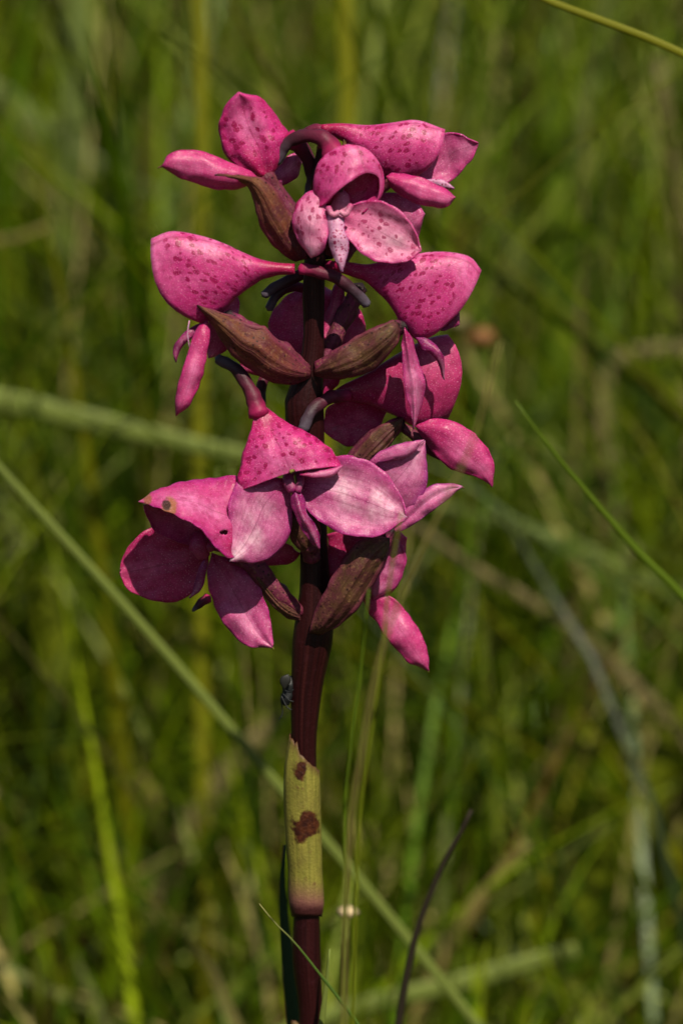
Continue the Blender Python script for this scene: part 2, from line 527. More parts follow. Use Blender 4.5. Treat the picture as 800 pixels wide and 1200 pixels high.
def sheath_mat():
    t = NT('sheath_green')
    uvv, u, v = t.uv()
    mp = t.n('Mapping')
    mp.inputs['Scale'].default_value = (36, 3, 1)
    t.l(uvv, mp.inputs[0])
    streak = t.noise(1.0, 4, 0.55, mp.outputs[0])
    c = t.ramp(streak, [(0.3, (0.115, 0.11, 0.016)), (0.7, (0.23, 0.20, 0.035))])
    c = t.mix(t.ramp(t.noise(240, 5, 0.7), [(0.45, 0.0), (0.68, 0.6)]), c, (0.10, 0.075, 0.018))
    c = t.mix(t.ramp(t.noise(700, 4, 0.7), [(0.60, 0.0), (0.70, 0.7)]), c, (0.085, 0.03, 0.014))
    c = t.mix(t.ramp(v, [(0.03, 0.95), (0.10, 0.75), (0.24, 0.0)]), c, (0.17, 0.05, 0.06))
    c = t.mix(t.ramp(t.math('ADD', v, t.math('MULTIPLY', t.math('SUBTRACT', t.noise(260, 4, 0.6), 0.5), 0.08)), [(0.0, 1.0), (0.045, 0.9), (0.09, 0.0)]), c, (0.030, 0.006, 0.006))
    c = t.mix(t.ramp(v, [(0.93, 0.0), (0.985, 0.6), (1.0, 0.95)]), c, (0.07, 0.025, 0.014))
    # two rusty spots with a shape of their own
    for px, py, rx, rz in ((352, 903, 0.0014, 0.0019), (357, 968, 0.0024, 0.0031)):
        p = P([(px, py, -14)])[0]
        g = t.n('NewGeometry')
        sub = t.n('VectorMath', operation='SUBTRACT')
        t.l(g.outputs['Position'], sub.inputs[0])
        sub.inputs[1].default_value = (p[0], p[1], p[2])
        mu = t.n('VectorMath', operation='MULTIPLY')
        t.l(sub.outputs[0], mu.inputs[0])
        mu.inputs[1].default_value = (1 / rx, 1 / 0.004, 1 / rz)
        sx = t.n('SeparateXYZ')
        t.l(mu.outputs[0], sx.inputs[0])
        box = t.math('SQRT', t.math('ADD', t.math('POWER', t.math('ABSOLUTE', sx.outputs[0]), 2.0), t.math('POWER', t.math('ABSOLUTE', sx.outputs[2]), 2.0)))
        front = t.math('MULTIPLY', t.math('ABSOLUTE', sx.outputs[1]), 1.0)
        dd = t.math('ADD', t.math('MAXIMUM', box, front), t.math('MULTIPLY', t.math('SUBTRACT', t.noise(330, 4, 0.6), 0.5), 2.6))
        inner = t.ramp(t.noise(900, 3), [(0.4, (0.022, 0.004, 0.002)), (0.7, (0.075, 0.02, 0.006))])
        c = t.mix(t.ramp(dd, [(0.7, 1.0), (1.4, 0.0)]), c, inner)
    t.l(c, t.b.inputs['Base Color'])
    t.b.inputs['Roughness'].default_value = 0.5
    t.b.inputs['Specular IOR Level'].default_value = 0.25
    t.bump(t.math('ADD', streak, t.noise(2500, 3)), 0.5, 0.0003)
    return t.m


M_STEM, M_SHEATH = stem_mat(), sheath_mat()


def blade_mat(name, base, tip=None, mott=0.35, transl=0.3, rough=0.45):
    t = NT(name)
    uvv, u, v = t.uv()
    mp = t.n('Mapping')
    mp.inputs['Scale'].default_value = (18, 3, 1)
    t.l(uvv, mp.inputs[0])
    st = t.noise(1.0, 4, 0.6, mp.outputs[0])
    c = t.ramp(st, [(0.3, tuple(x * (1 - mott) for x in base)), (0.75, tuple(min(1, x * (1 + mott)) for x in base))])
    if tip:
        c = t.mix(t.ramp(v, [(0.0, 1.0), (0.02, 0.8), (0.08, 0.0)]), c, tip)
    t.l(c, t.b.inputs['Base Color'])
    t.b.inputs['Roughness'].default_value = rough
    t.b.inputs['Specular IOR Level'].default_value = 0.2
    tr = t.n('BsdfTranslucent')
    t.l(t.mix(1.0, c, (1.0, 1.1, 0.55), 'MULTIPLY'), tr.inputs['Color'])
    mx = t.n('MixShader')
    mx.inputs[0].default_value = transl
    t.l(t.b.outputs[0], mx.inputs[1])
    t.l(tr.outputs[0], mx.inputs[2])
    t.l(mx.outputs[0], t.out.inputs['Surface'])
    t.bump(st, 0.4, 0.0003)
    return t.m


def grass_mat():
    t = NT('grass_blades')
    a = t.n('Attribute', attribute_name='tint')
    c = t.mix(t.ramp(t.noise(60, 4), [(0.35, 0.0), (0.75, 0.3)]), a.outputs['Color'], (0.05, 0.05, 0.005))
    t.l(c, t.b.inputs['Base Color'])
    t.b.inputs['Roughness'].default_value = 0.4
    t.b.inputs['Specular IOR Level'].default_value = 0.25
    tr = t.n('BsdfTranslucent')
    t.l(t.mix(1.0, c, (1.1, 1.15, 0.4), 'MULTIPLY'), tr.inputs['Color'])
    mx = t.n('MixShader')
    mx.inputs[0].default_value = 0.38
    t.l(t.b.outputs[0], mx.inputs[1])
    t.l(tr.outputs[0], mx.inputs[2])
    t.l(mx.outputs[0], t.out.inputs['Surface'])
    return t.m


def soil_mat():
    t = NT('soil')
    n1 = t.noise(9, 6, 0.65)
    c = t.ramp(n1, [(0.3, (0.020, 0.016, 0.006)), (0.55, (0.035, 0.032, 0.009)), (0.75, (0.035, 0.045, 0.008))])
    c = t.mix(t.ramp(t.noise(160, 4), [(0.45, 0.0), (0.7, 0.6)]), c, (0.06, 0.05, 0.015))
    t.l(c, t.b.inputs['Base Color'])
    t.b.inputs['Roughness'].default_value = 0.95
    t.bump(t.noise(200, 5), 0.8, 0.004)
    return t.m


# ------------------------------------------------------------------ ground
def height(x, y):
    return 0.012 * noise.noise(Vector((x * 1.3, y * 1.3, 0.4))) - 0.004 + 0.004 * noise.noise(Vector((x * 9, y * 9, 2.0)))


def make_ground():
    a = np.concatenate([-np.geomspace(80, 0.6, 22), np.linspace(-0.5, 0.5, 21), np.geomspace(0.6, 80, 22)])
    b = np.concatenate([-np.geomspace(80, 1.2, 14), np.linspace(-1, 4, 90), np.geomspace(4.2, 80, 16)])
    V = [(x, y, height(x, y) if abs(x) < 10 and -5 < y < 12 else -0.01) for y in b for x in a]
    o = mesh_obj('ground', V, grid_faces(len(b), len(a)), soil_mat(), origin=Vector((0, 0, 0)))
    o['kind'] = 'structure'


make_ground()

# ------------------------------------------------------------------ grass mass
TINTS = np.array([[0.120, 0.178, 0.003], [0.175, 0.232, 0.004], [0.064, 0.125, 0.003], [0.020, 0.044, 0.002],
                  [0.260, 0.310, 0.045], [0.200, 0.200, 0.005], [0.40, 0.33, 0.12], [0.10, 0.052, 0.015], [0.30, 0.345, 0.09]])
TPROB = np.array([0.20, 0.17, 0.17, 0.18, 0.07, 0.07, 0.06, 0.04, 0.04])


def grass_blades(bases, h, w, lean, az, curl, seg=7):
    """vectorised ribbons; returns verts, faces, number of verts per blade"""
    N = len(h)
    t = np.linspace(0, 1, seg + 1)
    hor = lean[:, None] * t[None] + curl[:, None] * t[None] ** 2.6
    ver = t[None] * np.ones((N, 1)) - 0.35 * np.abs(curl)[:, None] * t[None] ** 3
    cx = bases[:, 0:1] + h[:, None] * hor * np.cos(az)[:, None]
    cy = bases[:, 1:2] + h[:, None] * hor * np.sin(az)[:, None]
    cz = bases[:, 2:3] + h[:, None] * ver
    face = az + np.pi / 2 + rng.normal(0, 0.7, N)
    tw = face[:, None] + rng.normal(0, 0.9, N)[:, None] * t[None]
    ww = w[:, None] * (np.minimum(1, 0.45 + 2.2 * t) * (1 - t ** 2.4) + 0.02)[None] * 0.5
    wx, wy = np.cos(tw) * ww, np.sin(tw) * ww
    Lf = np.stack([cx - wx, cy - wy, cz], -1)
    Rt = np.stack([cx + wx, cy + wy, cz], -1)
    V = np.stack([Lf, Rt], 2).reshape(-1, 3)
    base = (np.arange(N) * 2 * (seg + 1))[:, None]
    s = np.arange(seg)[None] * 2
    q = np.stack([base + s, base + s + 1, base + s + 3, base + s + 2], -1).reshape(-1, 4)
    return V, q


def scatter_grass():
    Vs, Fs, Ts, off = [], [], [], 0
    # (y from, y to, half width near, half width far, count, height from, to, blade width mm)
    zones = [(0.15, 0.34, 0.24, 0.30, 1000, 0.12, 0.34, (0.8, 2.2)),
             (0.28, 0.60, 0.28, 0.38, 3000, 0.14, 0.38, (1.2, 3.4)),
             (0.55, 1.10, 0.38, 0.58, 6200, 0.16, 0.44, (1.8, 4.6)),
             (1.05, 2.10, 0.56, 0.92, 8500, 0.18, 0.48, (2.4, 6.0)),
             (2.00, 4.60, 0.92, 1.70, 11000, 0.20, 0.52, (4.0, 9.0)),
             (0.05, 0.60, 0.26, 0.38, 5000, 0.03, 0.09, (1.6, 3.2)),
             (0.18, 0.60, 0.28, 0.40, 2600, 0.07, 0.18, (1.5, 3.4)),
             (-0.34, 0.07, 0.35, 0.35, 3000, 0.015, 0.070, (1.2, 3.2))]
    for y0, y1, x0, x1, N, h0, h1, (w0, w1) in zones:
        yy = y0 + (y1 - y0) * rng.random(N)
        hw = x0 + (x1 - x0) * (yy - y0) / (y1 - y0)
        xx = (rng.random(N) * 2 - 1) * hw
        # tufts: pull towards random centres
        nc = max(16, N // 42)
        cy = y0 + (y1 - y0) * rng.random(nc)
        cx = (rng.random(nc) * 2 - 1) * (x0 + (x1 - x0) * (cy - y0) / (y1 - y0))
        pick = rng.integers(0, nc, N)
        pull = np.where(rng.random(N) < 0.86, 1.0, 0.0)
        sp = 0.012 + 0.018 * rng.random(N)
        xx = np.where(pull > 0, cx[pick] + rng.normal(0, 1, N) * sp, xx)
        yy = np.where(pull > 0, cy[pick] + rng.normal(0, 1, N) * sp, yy)
        zz = np.array([height(a, b) for a, b in zip(xx, yy)]) - 0.003
        h = h0 + (h1 - h0) * rng.random(N) ** 1.25
        w = (w0 + (w1 - w0) * rng.random(N) ** 1.6) * 0.001 * np.where(rng.random(N) < 0.12, 1.7, 1.0)
        lean = np.abs(rng.normal(0, 0.30, N))
        curl = np.abs(rng.normal(0.12, 0.30, N))
        flop = rng.random(N) < 0.19
        lean = np.where(flop, lean + 0.9, lean)
        az = rng.random(N) * 2 * np.pi
        if y0 < 0:
            keep = (np.hypot(xx - 0.0, yy) > 0.012)
        else:
            keep = (yy > y0 - 0.01) & (yy + h * (lean + curl) * np.minimum(0, np.sin(az)) > (0.03 if h1 < 0.1 else 0.09))
        xx, yy, zz, h, w, lean, curl, az, pick = (q[keep] for q in (xx, yy, zz, h, w, lean, curl, az, pick))
        V, F = grass_blades(np.column_stack([xx, yy, zz]), h, w, lean, az, curl)
        tuft_shift = rng.normal(1, 0.34, (nc, 1))
        tint = TINTS[rng.choice(len(TINTS), len(h), p=TPROB)] * rng.uniform(0.45, 1.4, (len(h), 1)) * np.clip(tuft_shift[pick], 0.4, 1.8)
        Vs.append(V); Fs.append(F + off); Ts.append(np.repeat(tint, len(V) // len(h), axis=0))
        off += len(V)
    V, F, T = np.vstack(Vs), np.vstack(Fs), np.vstack(Ts)
    me = bpy.data.meshes.new('grass')
    me.vertices.add(len(V)); me.loops.add(F.size); me.polygons.add(len(F))
    me.vertices.foreach_set('co', V.astype(np.float32).ravel())
    me.loops.foreach_set('vertex_index', F.astype(np.int32).ravel())
    me.polygons.foreach_set('loop_start', np.arange(0, F.size, 4, dtype=np.int32))
    me.polygons.foreach_set('use_smooth', np.ones(len(F), dtype=bool))
    ca = me.color_attributes.new('tint', 'FLOAT_COLOR', 'POINT')
    ca.data.foreach_set('color', np.column_stack([T, np.ones(len(T))]).astype(np.float32).ravel())
    me.materials.append(grass_mat())
    me.update(calc_edges=True)
    me.validate()
    o = bpy.data.objects.new('grass', me)
    COL.objects.link(o)
    o['kind'] = 'stuff'
    o['label'] = 'dense blurred green meadow grass filling the whole background'
    o['category'] = 'grass'


scatter_grass()

# ------------------------------------------------------------------ the orchid
stem_base = Vector(P([(352, 1960, 4)])[0])
orchid = tag(empty('orchid_plant', stem_base), 'pink spotted orchid spike on a maroon stem standing sharp in blurred grass', 'orchid')


def flower(px, py, d, label=None):
    e = empty('flower', P([(px, py, d)])[0], orchid)
    if label:
        e['label'] = label
    return e


# stem: elliptical sections given by left and right edge
def stem_part(name, rows, mat, depth, n=60, m=22, squash=0.9):
    R = crom([(y, a, b) for y, a, b in rows], n)
    G = []
    for i, (y, a, b) in enumerate(R):
        c, r = (a + b) / 2, (b - a) / 2
        G.append([(c + r * math.cos(2 * math.pi * j / m), y, depth - r * squash * math.sin(2 * math.pi * j / m)) for j in range(m)])
    G = np.array(G)
    flat = G.reshape(-1, 3).copy()
    for q in flat:
        q[0] += 0.9 * noise.noise(Vector((q[0] * 0.05, q[1] * 0.03, q[2] * 0.06)))
        q[2] += 1.5 * noise.noise(Vector((q[0] * 0.07, q[1] * 0.03, q[2] * 0.07 + 5)))
    uv = [(j / m, 1 - i / (n - 1)) for i in range(n) for j in range(m)]
    return mesh_obj(name, P(flat), [f[::-1] for f in grid_faces(n, m, True)], mat, orchid, uv)


stem_part('stem', [(165, 372, 386), (230, 362, 384), (300, 356, 382), (345, 355, 380), (400, 355, 380), (440, 345, 379), (470, 333, 379),
                   (520, 338, 380), (570, 347, 381), (640, 352, 384), (700, 350, 388), (745, 343, 391), (800, 341, 379),
                   (860, 341, 371), (900, 343, 371), (1060, 344, 374), (1130, 343, 376), (1200, 350, 378), (1400, 346, 376), (1700, 340, 374), (1990, 334, 372)], M_STEM, 2, 90)
def sheath(name, rows, top, depth, n=44, m=40):
    """A leaf sheath wrapped round the stem with an uneven slanting mouth: top(angle) gives the mouth's height."""
    ys = [r[0] for r in rows]
    G = []
    for i in range(n):
        row = []
        for j in range(m):
            a = 2 * math.pi * j / m
            y0 = top(a)
            y = y0 + (ys[-1] - y0) * (i / (n - 1))
            lft, rgt = np.interp(y, ys, [r[1] for r in rows]), np.interp(y, ys, [r[2] for r in rows])
            c, r = (lft + rgt) / 2, (rgt - lft) / 2
            r += 0.5 * noise.noise(Vector((math.cos(a) * 2, math.sin(a) * 2, y * 0.03)))
            row.append((c + r * math.cos(a), y, depth - r * 0.93 * math.sin(a)))
        G.append(row)
    uv = [(j / m, 1 - i / (n - 1)) for i in range(n) for j in range(m)]
    return mesh_obj(name, P(np.array(G).reshape(-1, 3)), [f[::-1] for f in grid_faces(n, m, True)], M_SHEATH, orchid, uv, 1.2 * K)


def mouth(a):
    # high at the left, sweeping down to the right, with a torn notch and a thin tip at the front
    y = 884 + 20 * math.cos(a) + 4 * noise.noise(Vector((math.cos(a) * 3, math.sin(a) * 3, 0.3)))
    y -= 9 * math.exp(-((a - 2.0) / 0.10) ** 2)
    y += 4 * math.exp(-((a - 1.75) / 0.2) ** 2)
    y -= 4 * math.exp(-((a - 3.2) / 0.5) ** 2)
    return y


sheath('sheath', [(845, 341, 373), (866, 339.5, 373), (880, 336.5, 373), (898, 333.5, 373.5), (920, 332.5, 374.5), (950, 333.5, 375.5), (990, 336, 376.5), (1020, 338, 377),
                  (1045, 338.2, 378.5), (1058, 339, 379), (1074, 342.5, 376.8)], mouth, 2)
stem_part('leaf_sheath', [(1196, 341, 346), (1212, 340, 366), (1235, 339, 384), (1260, 338, 388), (1500, 334, 384), (1700, 336, 376)], M_SHEATH, 3, 30)

# --- top row, back-turned flower on the left (A)
f = flower(305, 205, -10, 'pink flower turned sideways at the upper left of the spike')
petal('hood', [(309, 209), (290, 201), (272, 190), (263, 178), (258, 160), (257, 145), (264, 124), (280, 109)],
      [(318, 206), (328, 192), (338, 174), (341, 160), (330, 146), (318, 127), (303, 114), (280, 109)],
      (-12, -10, -22), 26, MP_HOOD, f, tilt=(0, 12), crease=5)
petal('side_sepal', [(308, 212), (290, 200), (262, 187), (238, 178), (214, 176), (198, 181), (190, 194)],
      [(308, 212), (292, 217), (265, 222), (240, 219), (214, 209), (197, 199), (190, 194)],
      (-20, -34, -42), 18, MP_OUT, f)
tube('tip', [(193, 193, -42), (189, 195, -42), (185, 197, -42)], [2.2, 1.4, 0.8], M_BRACT, f, n=6, m=6)
petal('side_sepal', [(312, 210), (325, 196), (338, 182), (347, 179), (353, 190)],
      [(312, 210), (318, 219), (332, 216), (348, 208), (353, 190)], (5, 25, 30), 10, MP_MID, f)
tube('spur', [(338, 163, -6), (352, 172, 4), (362, 190, 10), (366, 208, 14), (362, 228, 18)], [11, 9, 8, 7, 6], M_SPUR, f)
tube('ovary', [(311, 204, -10), (322, 222, -8), (340, 250, -6), (356, 282, -4), (362, 300, 0)], [9, 10, 12, 10, 8], M_OVARY, f)
b = petal('bract', [(346, 306), (334, 300), (318, 286), (305, 264), (298, 238), (291, 219), (272, 209), (252, 205)],
          [(360, 303), (354, 280), (345, 256), (334, 238), (322, 221), (308, 210), (288, 206), (252, 205)],
          (-12, -24, -30, -66), 15, M_BRACT, orchid, crease=-3)

# --- top row, front-facing flower (B)
f = flower(400, 240, -40, 'pink flower facing forward at the top of the spike')
patch('hood', [[(404, 224, -26)] * 8,
               [(386, 238, -30), (381, 216, -30), (388, 196, -30), (404, 187, -28), (421, 191, -28), (432, 206, -26), (430, 227, -26), (416, 244, -28)],
               [(371, 239, -40), (368, 212, -44), (377, 187, -46), (403, 171, -48), (430, 176, -46), (447, 199, -42), (447, 226, -38), (428, 249, -36)],
               [(374, 244, -58), (387, 233, -66), (398, 222, -68), (412, 212, -67), (429, 203, -60), (444, 209, -50), (442, 233, -44), (424, 251, -40)]], MP_HOOD, f)
tube('spur', [(392, 182, -34), (384, 167, -28), (370, 160, -22), (352, 160, -14), (335, 171, -8), (322, 190, -6)], [14, 10, 8, 7.5, 7, 6.5], M_SPUR, f)
petal('side_sepal', [(381, 240), (371, 223), (356, 228), (345, 243), (343, 262), (351, 285), (365, 302)],
      [(381, 240), (385, 255), (385, 272), (381, 288), (374, 298), (365, 302)], (-36, -52, -50), 14, MP_PALE, f, tilt=(10, -8))
petal('side_sepal', [(398, 250), (412, 240), (432, 235), (452, 236), (472, 251), (487, 272), (493, 294)],
      [(398, 250), (402, 270), (414, 289), (430, 302), (452, 308), (476, 307), (493, 294)], (-36, -52, -58), -12, MP_PALE, f, crease=-2)
petal('lip', [(392, 250), (384, 256), (386, 272), (388, 290), (400, 317)],
      [(392, 250), (402, 258), (402, 270), (407, 287), (400, 317)], (-48, -62, -66), 9, MP_LIP, f, thick=4)
petal('column', [(399, 222), (392, 230), (388, 240), (390, 250), (395, 257)],
      [(399, 222), (407, 228), (409, 239), (404, 250), (395, 257)], (-32, -40, -44), 7, MP_COL, f)
tube('column_arm', [(384, 243, -58), (390, 252, -62), (397, 248, -62)], [3.2, 3.6, 2.6], MP_COL, f, n=10, m=8)
tube('column_arm', [(411, 240, -58), (405, 251, -62), (398, 248, -62)], [3.2, 3.6, 2.6], MP_COL, f, n=10, m=8)
tube('anther', [(400, 209, -42), (400, 217, -52), (399, 224, -56)], [3, 4, 2.6], M_BRACT, f, n=10, m=8)
# --- top row, right flower in profile (C)
f = flower(470, 205, 10, 'pink flower pointing right at the top of the spike')
hood('hood', [(375, 147), (400, 145), (430, 147), (460, 144), (490, 142), (521, 152)],
     [(378, 157), (398, 163), (420, 180), (440, 200), (465, 209), (489, 206)],
     (14, 10, 6), (5, 9, 15, 18, 18, 12), (8, 2), MP_SIDE, f)
tube('spur', [(380, 152, 14), (370, 151, 15), (362, 154, 17), (356, 160, 20), (352, 172, 24)], [6, 6, 5.5, 5, 4.5], M_SPUR, f, n=16)
petal('side_sepal', [(487, 207), (497, 188), (510, 170), (521, 156), (540, 158), (560, 167)],
      [(487, 207), (505, 214), (525, 214), (541, 200), (553, 185), (560, 167)], (14, 28, 22), -8, MP_MID, f)
petal('side_sepal', [(453, 207), (463, 203), (490, 208), (515, 218), (533, 231)],
      [(453, 207), (458, 219), (475, 232), (497, 241), (522, 242), (533, 231)], (-26, -36, -30), 15, MP_OUT, f, bv=(0.7, 1, 1, 0.3))
petal('lip', [(498, 212), (512, 210), (523, 214), (531, 221)], [(498, 212), (508, 218), (520, 222), (531, 221)], (-6, -12, -12), 4, MP_LIP, f)
tube('ovary', [(472, 206, 6), (450, 215, 14), (425, 235, 16), (398, 270, 10), (382, 300, 5)], [8, 9, 10, 11, 8], M_OVARY, f)
petal('bract', [(378, 300), (385, 262), (380, 225), (386, 200), (399, 176), (403, 160)], [(390, 300), (404, 262), (412, 225), (412, 200), (408, 180), (403, 160)],
      (0, 2, 8), 10, M_BRACT, orchid)

# --- flower behind, seen between B and E (K)
f = flower(455, 255, 45, 'pink flower mostly hidden behind the forward-facing one')
petal('hood', [(420, 250), (440, 228), (465, 226), (486, 233), (497, 250)], [(420, 250), (436, 272), (462, 288), (485, 290), (497, 250)],
      (40, 45, 40), 16, MP_MID, f)
tube('ovary', [(432, 256, 45), (412, 285, 30), (392, 320, 14)], [8, 9, 7], M_OVARY, f, n=14)

# --- second row, left profile (D)
f = flower(262, 360, -20, 'large pink hooded flower in profile on the left of the spike')
hood('hood', [(345, 310), (325, 309), (305, 305), (285, 297), (262, 286), (232, 276), (200, 272), (178, 280)],
     [(345, 321), (325, 322), (308, 326), (292, 336), (277, 348), (263, 361), (251, 371), (236, 379)],
     (-36, -34, -36, -40), (5, 8, 12, 17, 21, 22, 20, 13), (-19, 14), MP_SIDE, f)
tube('spur', [(352, 315, -36), (370, 318, -40), (392, 325, -42), (414, 340, -40), (430, 357, -36)], [6.5, 7, 7, 6.5, 5.5], M_SPUR, f)
petal('side_sepal', [(244, 374), (231, 386), (221, 412), (212, 442), (206, 470), (207, 487)],
      [(244, 374), (246, 395), (242, 420), (235, 446), (224, 472), (207, 487)], (-44, -58, -54), 12, MP_OUT, f)
petal('side_sepal', [(262, 352), (272, 340), (280, 352), (278, 378), (266, 408), (245, 420)], [(262, 352), (250, 370), (244, 385), (242, 400), (243, 412), (245, 420)],
      (-6, 0, 5), 6, MP_MID, f)
petal('lip', [(240, 376), (222, 386), (210, 396), (203, 412), (206, 424)], [(240, 376), (232, 392), (218, 402), (210, 412), (206, 424)],
      (-30, -36, -34), 4, MP_LIPD, f)
tube('thread', [(222, 376, -62), (220, 390, -64), (222, 407, -64)], [0.9, 0.8, 0.7], MP_LIP, f, n=8, m=6)
petal('bract', [(364, 442), (350, 449), (325, 449), (300, 437), (276, 420), (261, 400), (247, 378), (231, 357)],
      [(364, 436), (356, 428), (342, 416), (322, 397), (311, 383), (300, 382), (272, 371), (231, 357)],
      (-16, -34, -44, -52), 20, M_BRACT, orchid, crease=-4)
tube('ovary', [(358, 434, -8), (330, 415, -20), (300, 395, -26), (265, 370, -30)], [9, 14, 13, 9], M_OVARY, f)

# --- second row, right profile (E)
f = flower(470, 385, -20, 'large pink hooded flower in profile on the right of the spike')
hood('hood', [(392, 306), (410, 308), (432, 310), (460, 304), (492, 297), (525, 296), (550, 302), (563, 317)],
     [(392, 318), (410, 322), (428, 329), (446, 346), (460, 362), (473, 384), (490, 398), (510, 391)],
     (-14, -16, -22, -28), (6, 8, 12, 17, 21, 22, 19, 12), (6, 5), MP_SIDE, f)
tube('spur', [(396, 312, -12), (380, 312, 4), (362, 317, 22), (340, 328, 24), (322, 336, 22), (309, 346, 20)], [6.5, 6.5, 6.5, 6.5, 6, 5], M_SPUR, f)
petal('side_sepal', [(474, 384), (470, 402), (471, 430), (475, 458), (481, 482), (484, 503)],
      [(474, 384), (484, 402), (490, 425), (497, 446), (494, 470), (484, 503)], (-46, -56, -50), 7, MP_MID, f, tilt=(0, 14), crease=-6)
petal('lip', [(488, 396), (500, 397), (512, 405), (521, 422), (521, 444)], [(488, 396), (493, 407), (505, 413), (515, 427), (521, 444)], (-36, -40, -36), 5, MP_LIPD, f)
petal('lobe', [(512, 386), (526, 378), (536, 362), (538, 380)], [(512, 386), (520, 388), (528, 384), (538, 380)], (-24, -26, -28), 3, MP_LIPD, f, n=12, m=7)
tube('ovary', [(372, 432, -14), (400, 420, -16), (432, 404, -20), (462, 386, -24), (476, 382, -28)], [8, 13, 14, 12, 8], M_OVARY, f)
petal('bract', [(368, 440), (380, 443), (402, 444), (432, 436), (455, 416), (468, 398), (467, 380)],
      [(368, 434), (380, 424), (398, 409), (422, 392), (448, 379), (460, 376), (467, 380)], (-18, -40, -46, -40), 18, M_BRACT2, orchid, crease=-3)

# --- second row, behind the stem (F)
f = flower(370, 380, 60, 'pink flower hidden behind the stem at mid spike')
petal('hood', [(330, 432), (315, 405), (314, 383), (321, 364), (337, 347), (370, 334)], [(400, 432), (424, 404), (428, 382), (418, 362), (400, 346), (370, 334)],
      (40, 58, 70), 26, MP_DEEP, f, bv=(1, 1, 1, 0.6, 0))
petal('side_sepal', [(330, 410), (305, 418), (285, 424), (279, 432)], [(330, 410), (320, 432), (300, 440), (279, 432)], (40, 36, 34), 5, MP_DEEP, f)
petal('side_sepal', [(372, 412), (360, 420), (352, 450), (358, 480)], [(372, 412), (392, 420), (396, 450), (358, 480)], (48, 44, 44), 5, MP_DEEP, f)
tube('spur', [(360, 338, 50), (340, 336, 40), (324, 346, 34), (315, 362, 32)], [6, 6, 6, 5], M_SPUR, f, n=16)
tube('spur', [(318, 428, 44), (310, 442, 36), (306, 458, 30), (306, 474, 26)], [6, 6, 6, 5.5], M_SPUR, f, n=16)
tube('ovary', [(380, 425, 14), (392, 396, 20), (408, 362, 28), (422, 336, 34)], [8, 10, 11, 9], M_OVARY, f)
tube('ovary', [(376, 418, 22), (382, 390, 30), (392, 360, 36), (398, 335, 40)], [7, 8, 8, 7], MP_DEEP, f)

# --- third row, right (G)
f = flower(470, 470, 20, 'deep pink flower to the right of the stem below the profile one')
hood('hood', [(388, 462), (402, 452), (430, 438), (465, 416), (500, 398), (524, 393)],
     [(392, 472), (410, 470), (435, 474), (460, 486), (490, 500), (524, 490)],
     (10, 12, 14, 18), (5, 9, 15, 20, 22, 16), (17, -6), MP_DEEP, f)
tube('spur', [(408, 463, 6), (390, 465, -6), (373, 474, -18), (362, 487, -26), (355, 503, -30)], [7, 7.5, 7.5, 7, 6.5], M_SPUR, f)
petal('side_sepal', [(455, 480), (430, 466), (402, 467), (382, 482), (379, 505)], [(455, 480), (444, 500), (428, 521), (402, 522), (379, 505)],
      (26, 36, 36), -8, MP_DEEP, f)
petal('side_sepal', [(486, 500), (504, 492), (528, 493), (552, 504), (571, 526), (579, 548), (577, 571)],
      [(486, 500), (498, 518), (512, 536), (536, 552), (560, 560), (577, 571)], (-4, -12, -8), 14, MP_OUT, f)
tube('ovary', [(400, 560, 4), (420, 536, 4), (445, 512, 2), (470, 495, 4)], [9, 13, 13, 8], M_OVARY, f)
tube('ovary', [(470, 500, 6), (488, 512, 4), (508, 530, 2), (526, 541, 0)], [5, 7, 6, 3], M_OVARY, f, n=14)
petal('bract', [(400, 566), (406, 548), (420, 524), (442, 502), (472, 490)], [(408, 570), (430, 548), (452, 526), (466, 508), (472, 490)], (-6, -16, -10), 14, M_BRACT2, orchid)

# --- third row, front-facing centre flower (H)
f = flower(340, 565, -60, 'bright pink flower hanging open in front of the stem at lower middle')
petal('hood', [(297, 474), (297, 492), (289, 520), (281, 550), (276, 578)], [(310, 476), (338, 496), (366, 510), (387, 526), (401, 547)],
      (-34, -48, -62, -66), 32, MP_HOOD, f, bv=(0.12, 0.3, 0.7, 1.0, 1.0), rim=(4, -9), crease=5)
tube('spur', [(304, 486, -42), (297, 466, -36), (287, 446, -28), (273, 430, -22), (255, 420, -18)], [12, 9, 8, 7, 6], M_SPUR, f)
petal('fold', [(352, 556), (372, 552), (390, 548), (401, 545)], [(352, 556), (370, 560), (390, 557), (401, 545)], (-86, -80, -70), 4, MP_MID, f, n=14, m=7)
petal('side_sepal', [(338, 562), (308, 560), (280, 562), (269, 588), (267, 620), (269, 657)], [(338, 562), (342, 600), (341, 622), (328, 644), (306, 659), (269, 657)],
      (-52, -66, -84), 10, MP_WHITE, f, tilt=(-4, 4))
petal('side_sepal', [(346, 570), (368, 546), (398, 534), (430, 540), (456, 560), (471, 585), (476, 606)],
      [(346, 570), (356, 592), (372, 609), (392, 622), (418, 629), (448, 627), (476, 606)], (-52, -66, -80), -9, MP_WHITE, f, crease=-2, tilt=(8, -8))
petal('lip', [(345, 572), (341, 587), (349, 607), (360, 628), (374, 643)], [(345, 572), (356, 584), (361, 602), (373, 622), (374, 643)], (-66, -78, -80), 5, MP_LIPD, f, thick=2.5, crease=-4)
tube('column', [(339, 552, -58), (338, 563, -66), (343, 575, -72)], [6, 7, 6], MP_LIPD, f, n=12, m=10)
tube('column_arm', [(350, 553, -60), (352, 564, -68), (349, 576, -74)], [4, 4.5, 4], MP_LIPD, f, n=12, m=10)
tube('anther', [(340, 553, -84), (345, 551, -86)], [2.6, 1.6], M_SHEATH, f, n=6, m=6)
petal('bract', [(365, 648), (348, 642), (339, 625), (340, 600), (346, 580)], [(365, 648), (374, 640), (376, 620), (368, 600), (346, 580)], (-30, -44, -44), 10, M_BRACT2, orchid)
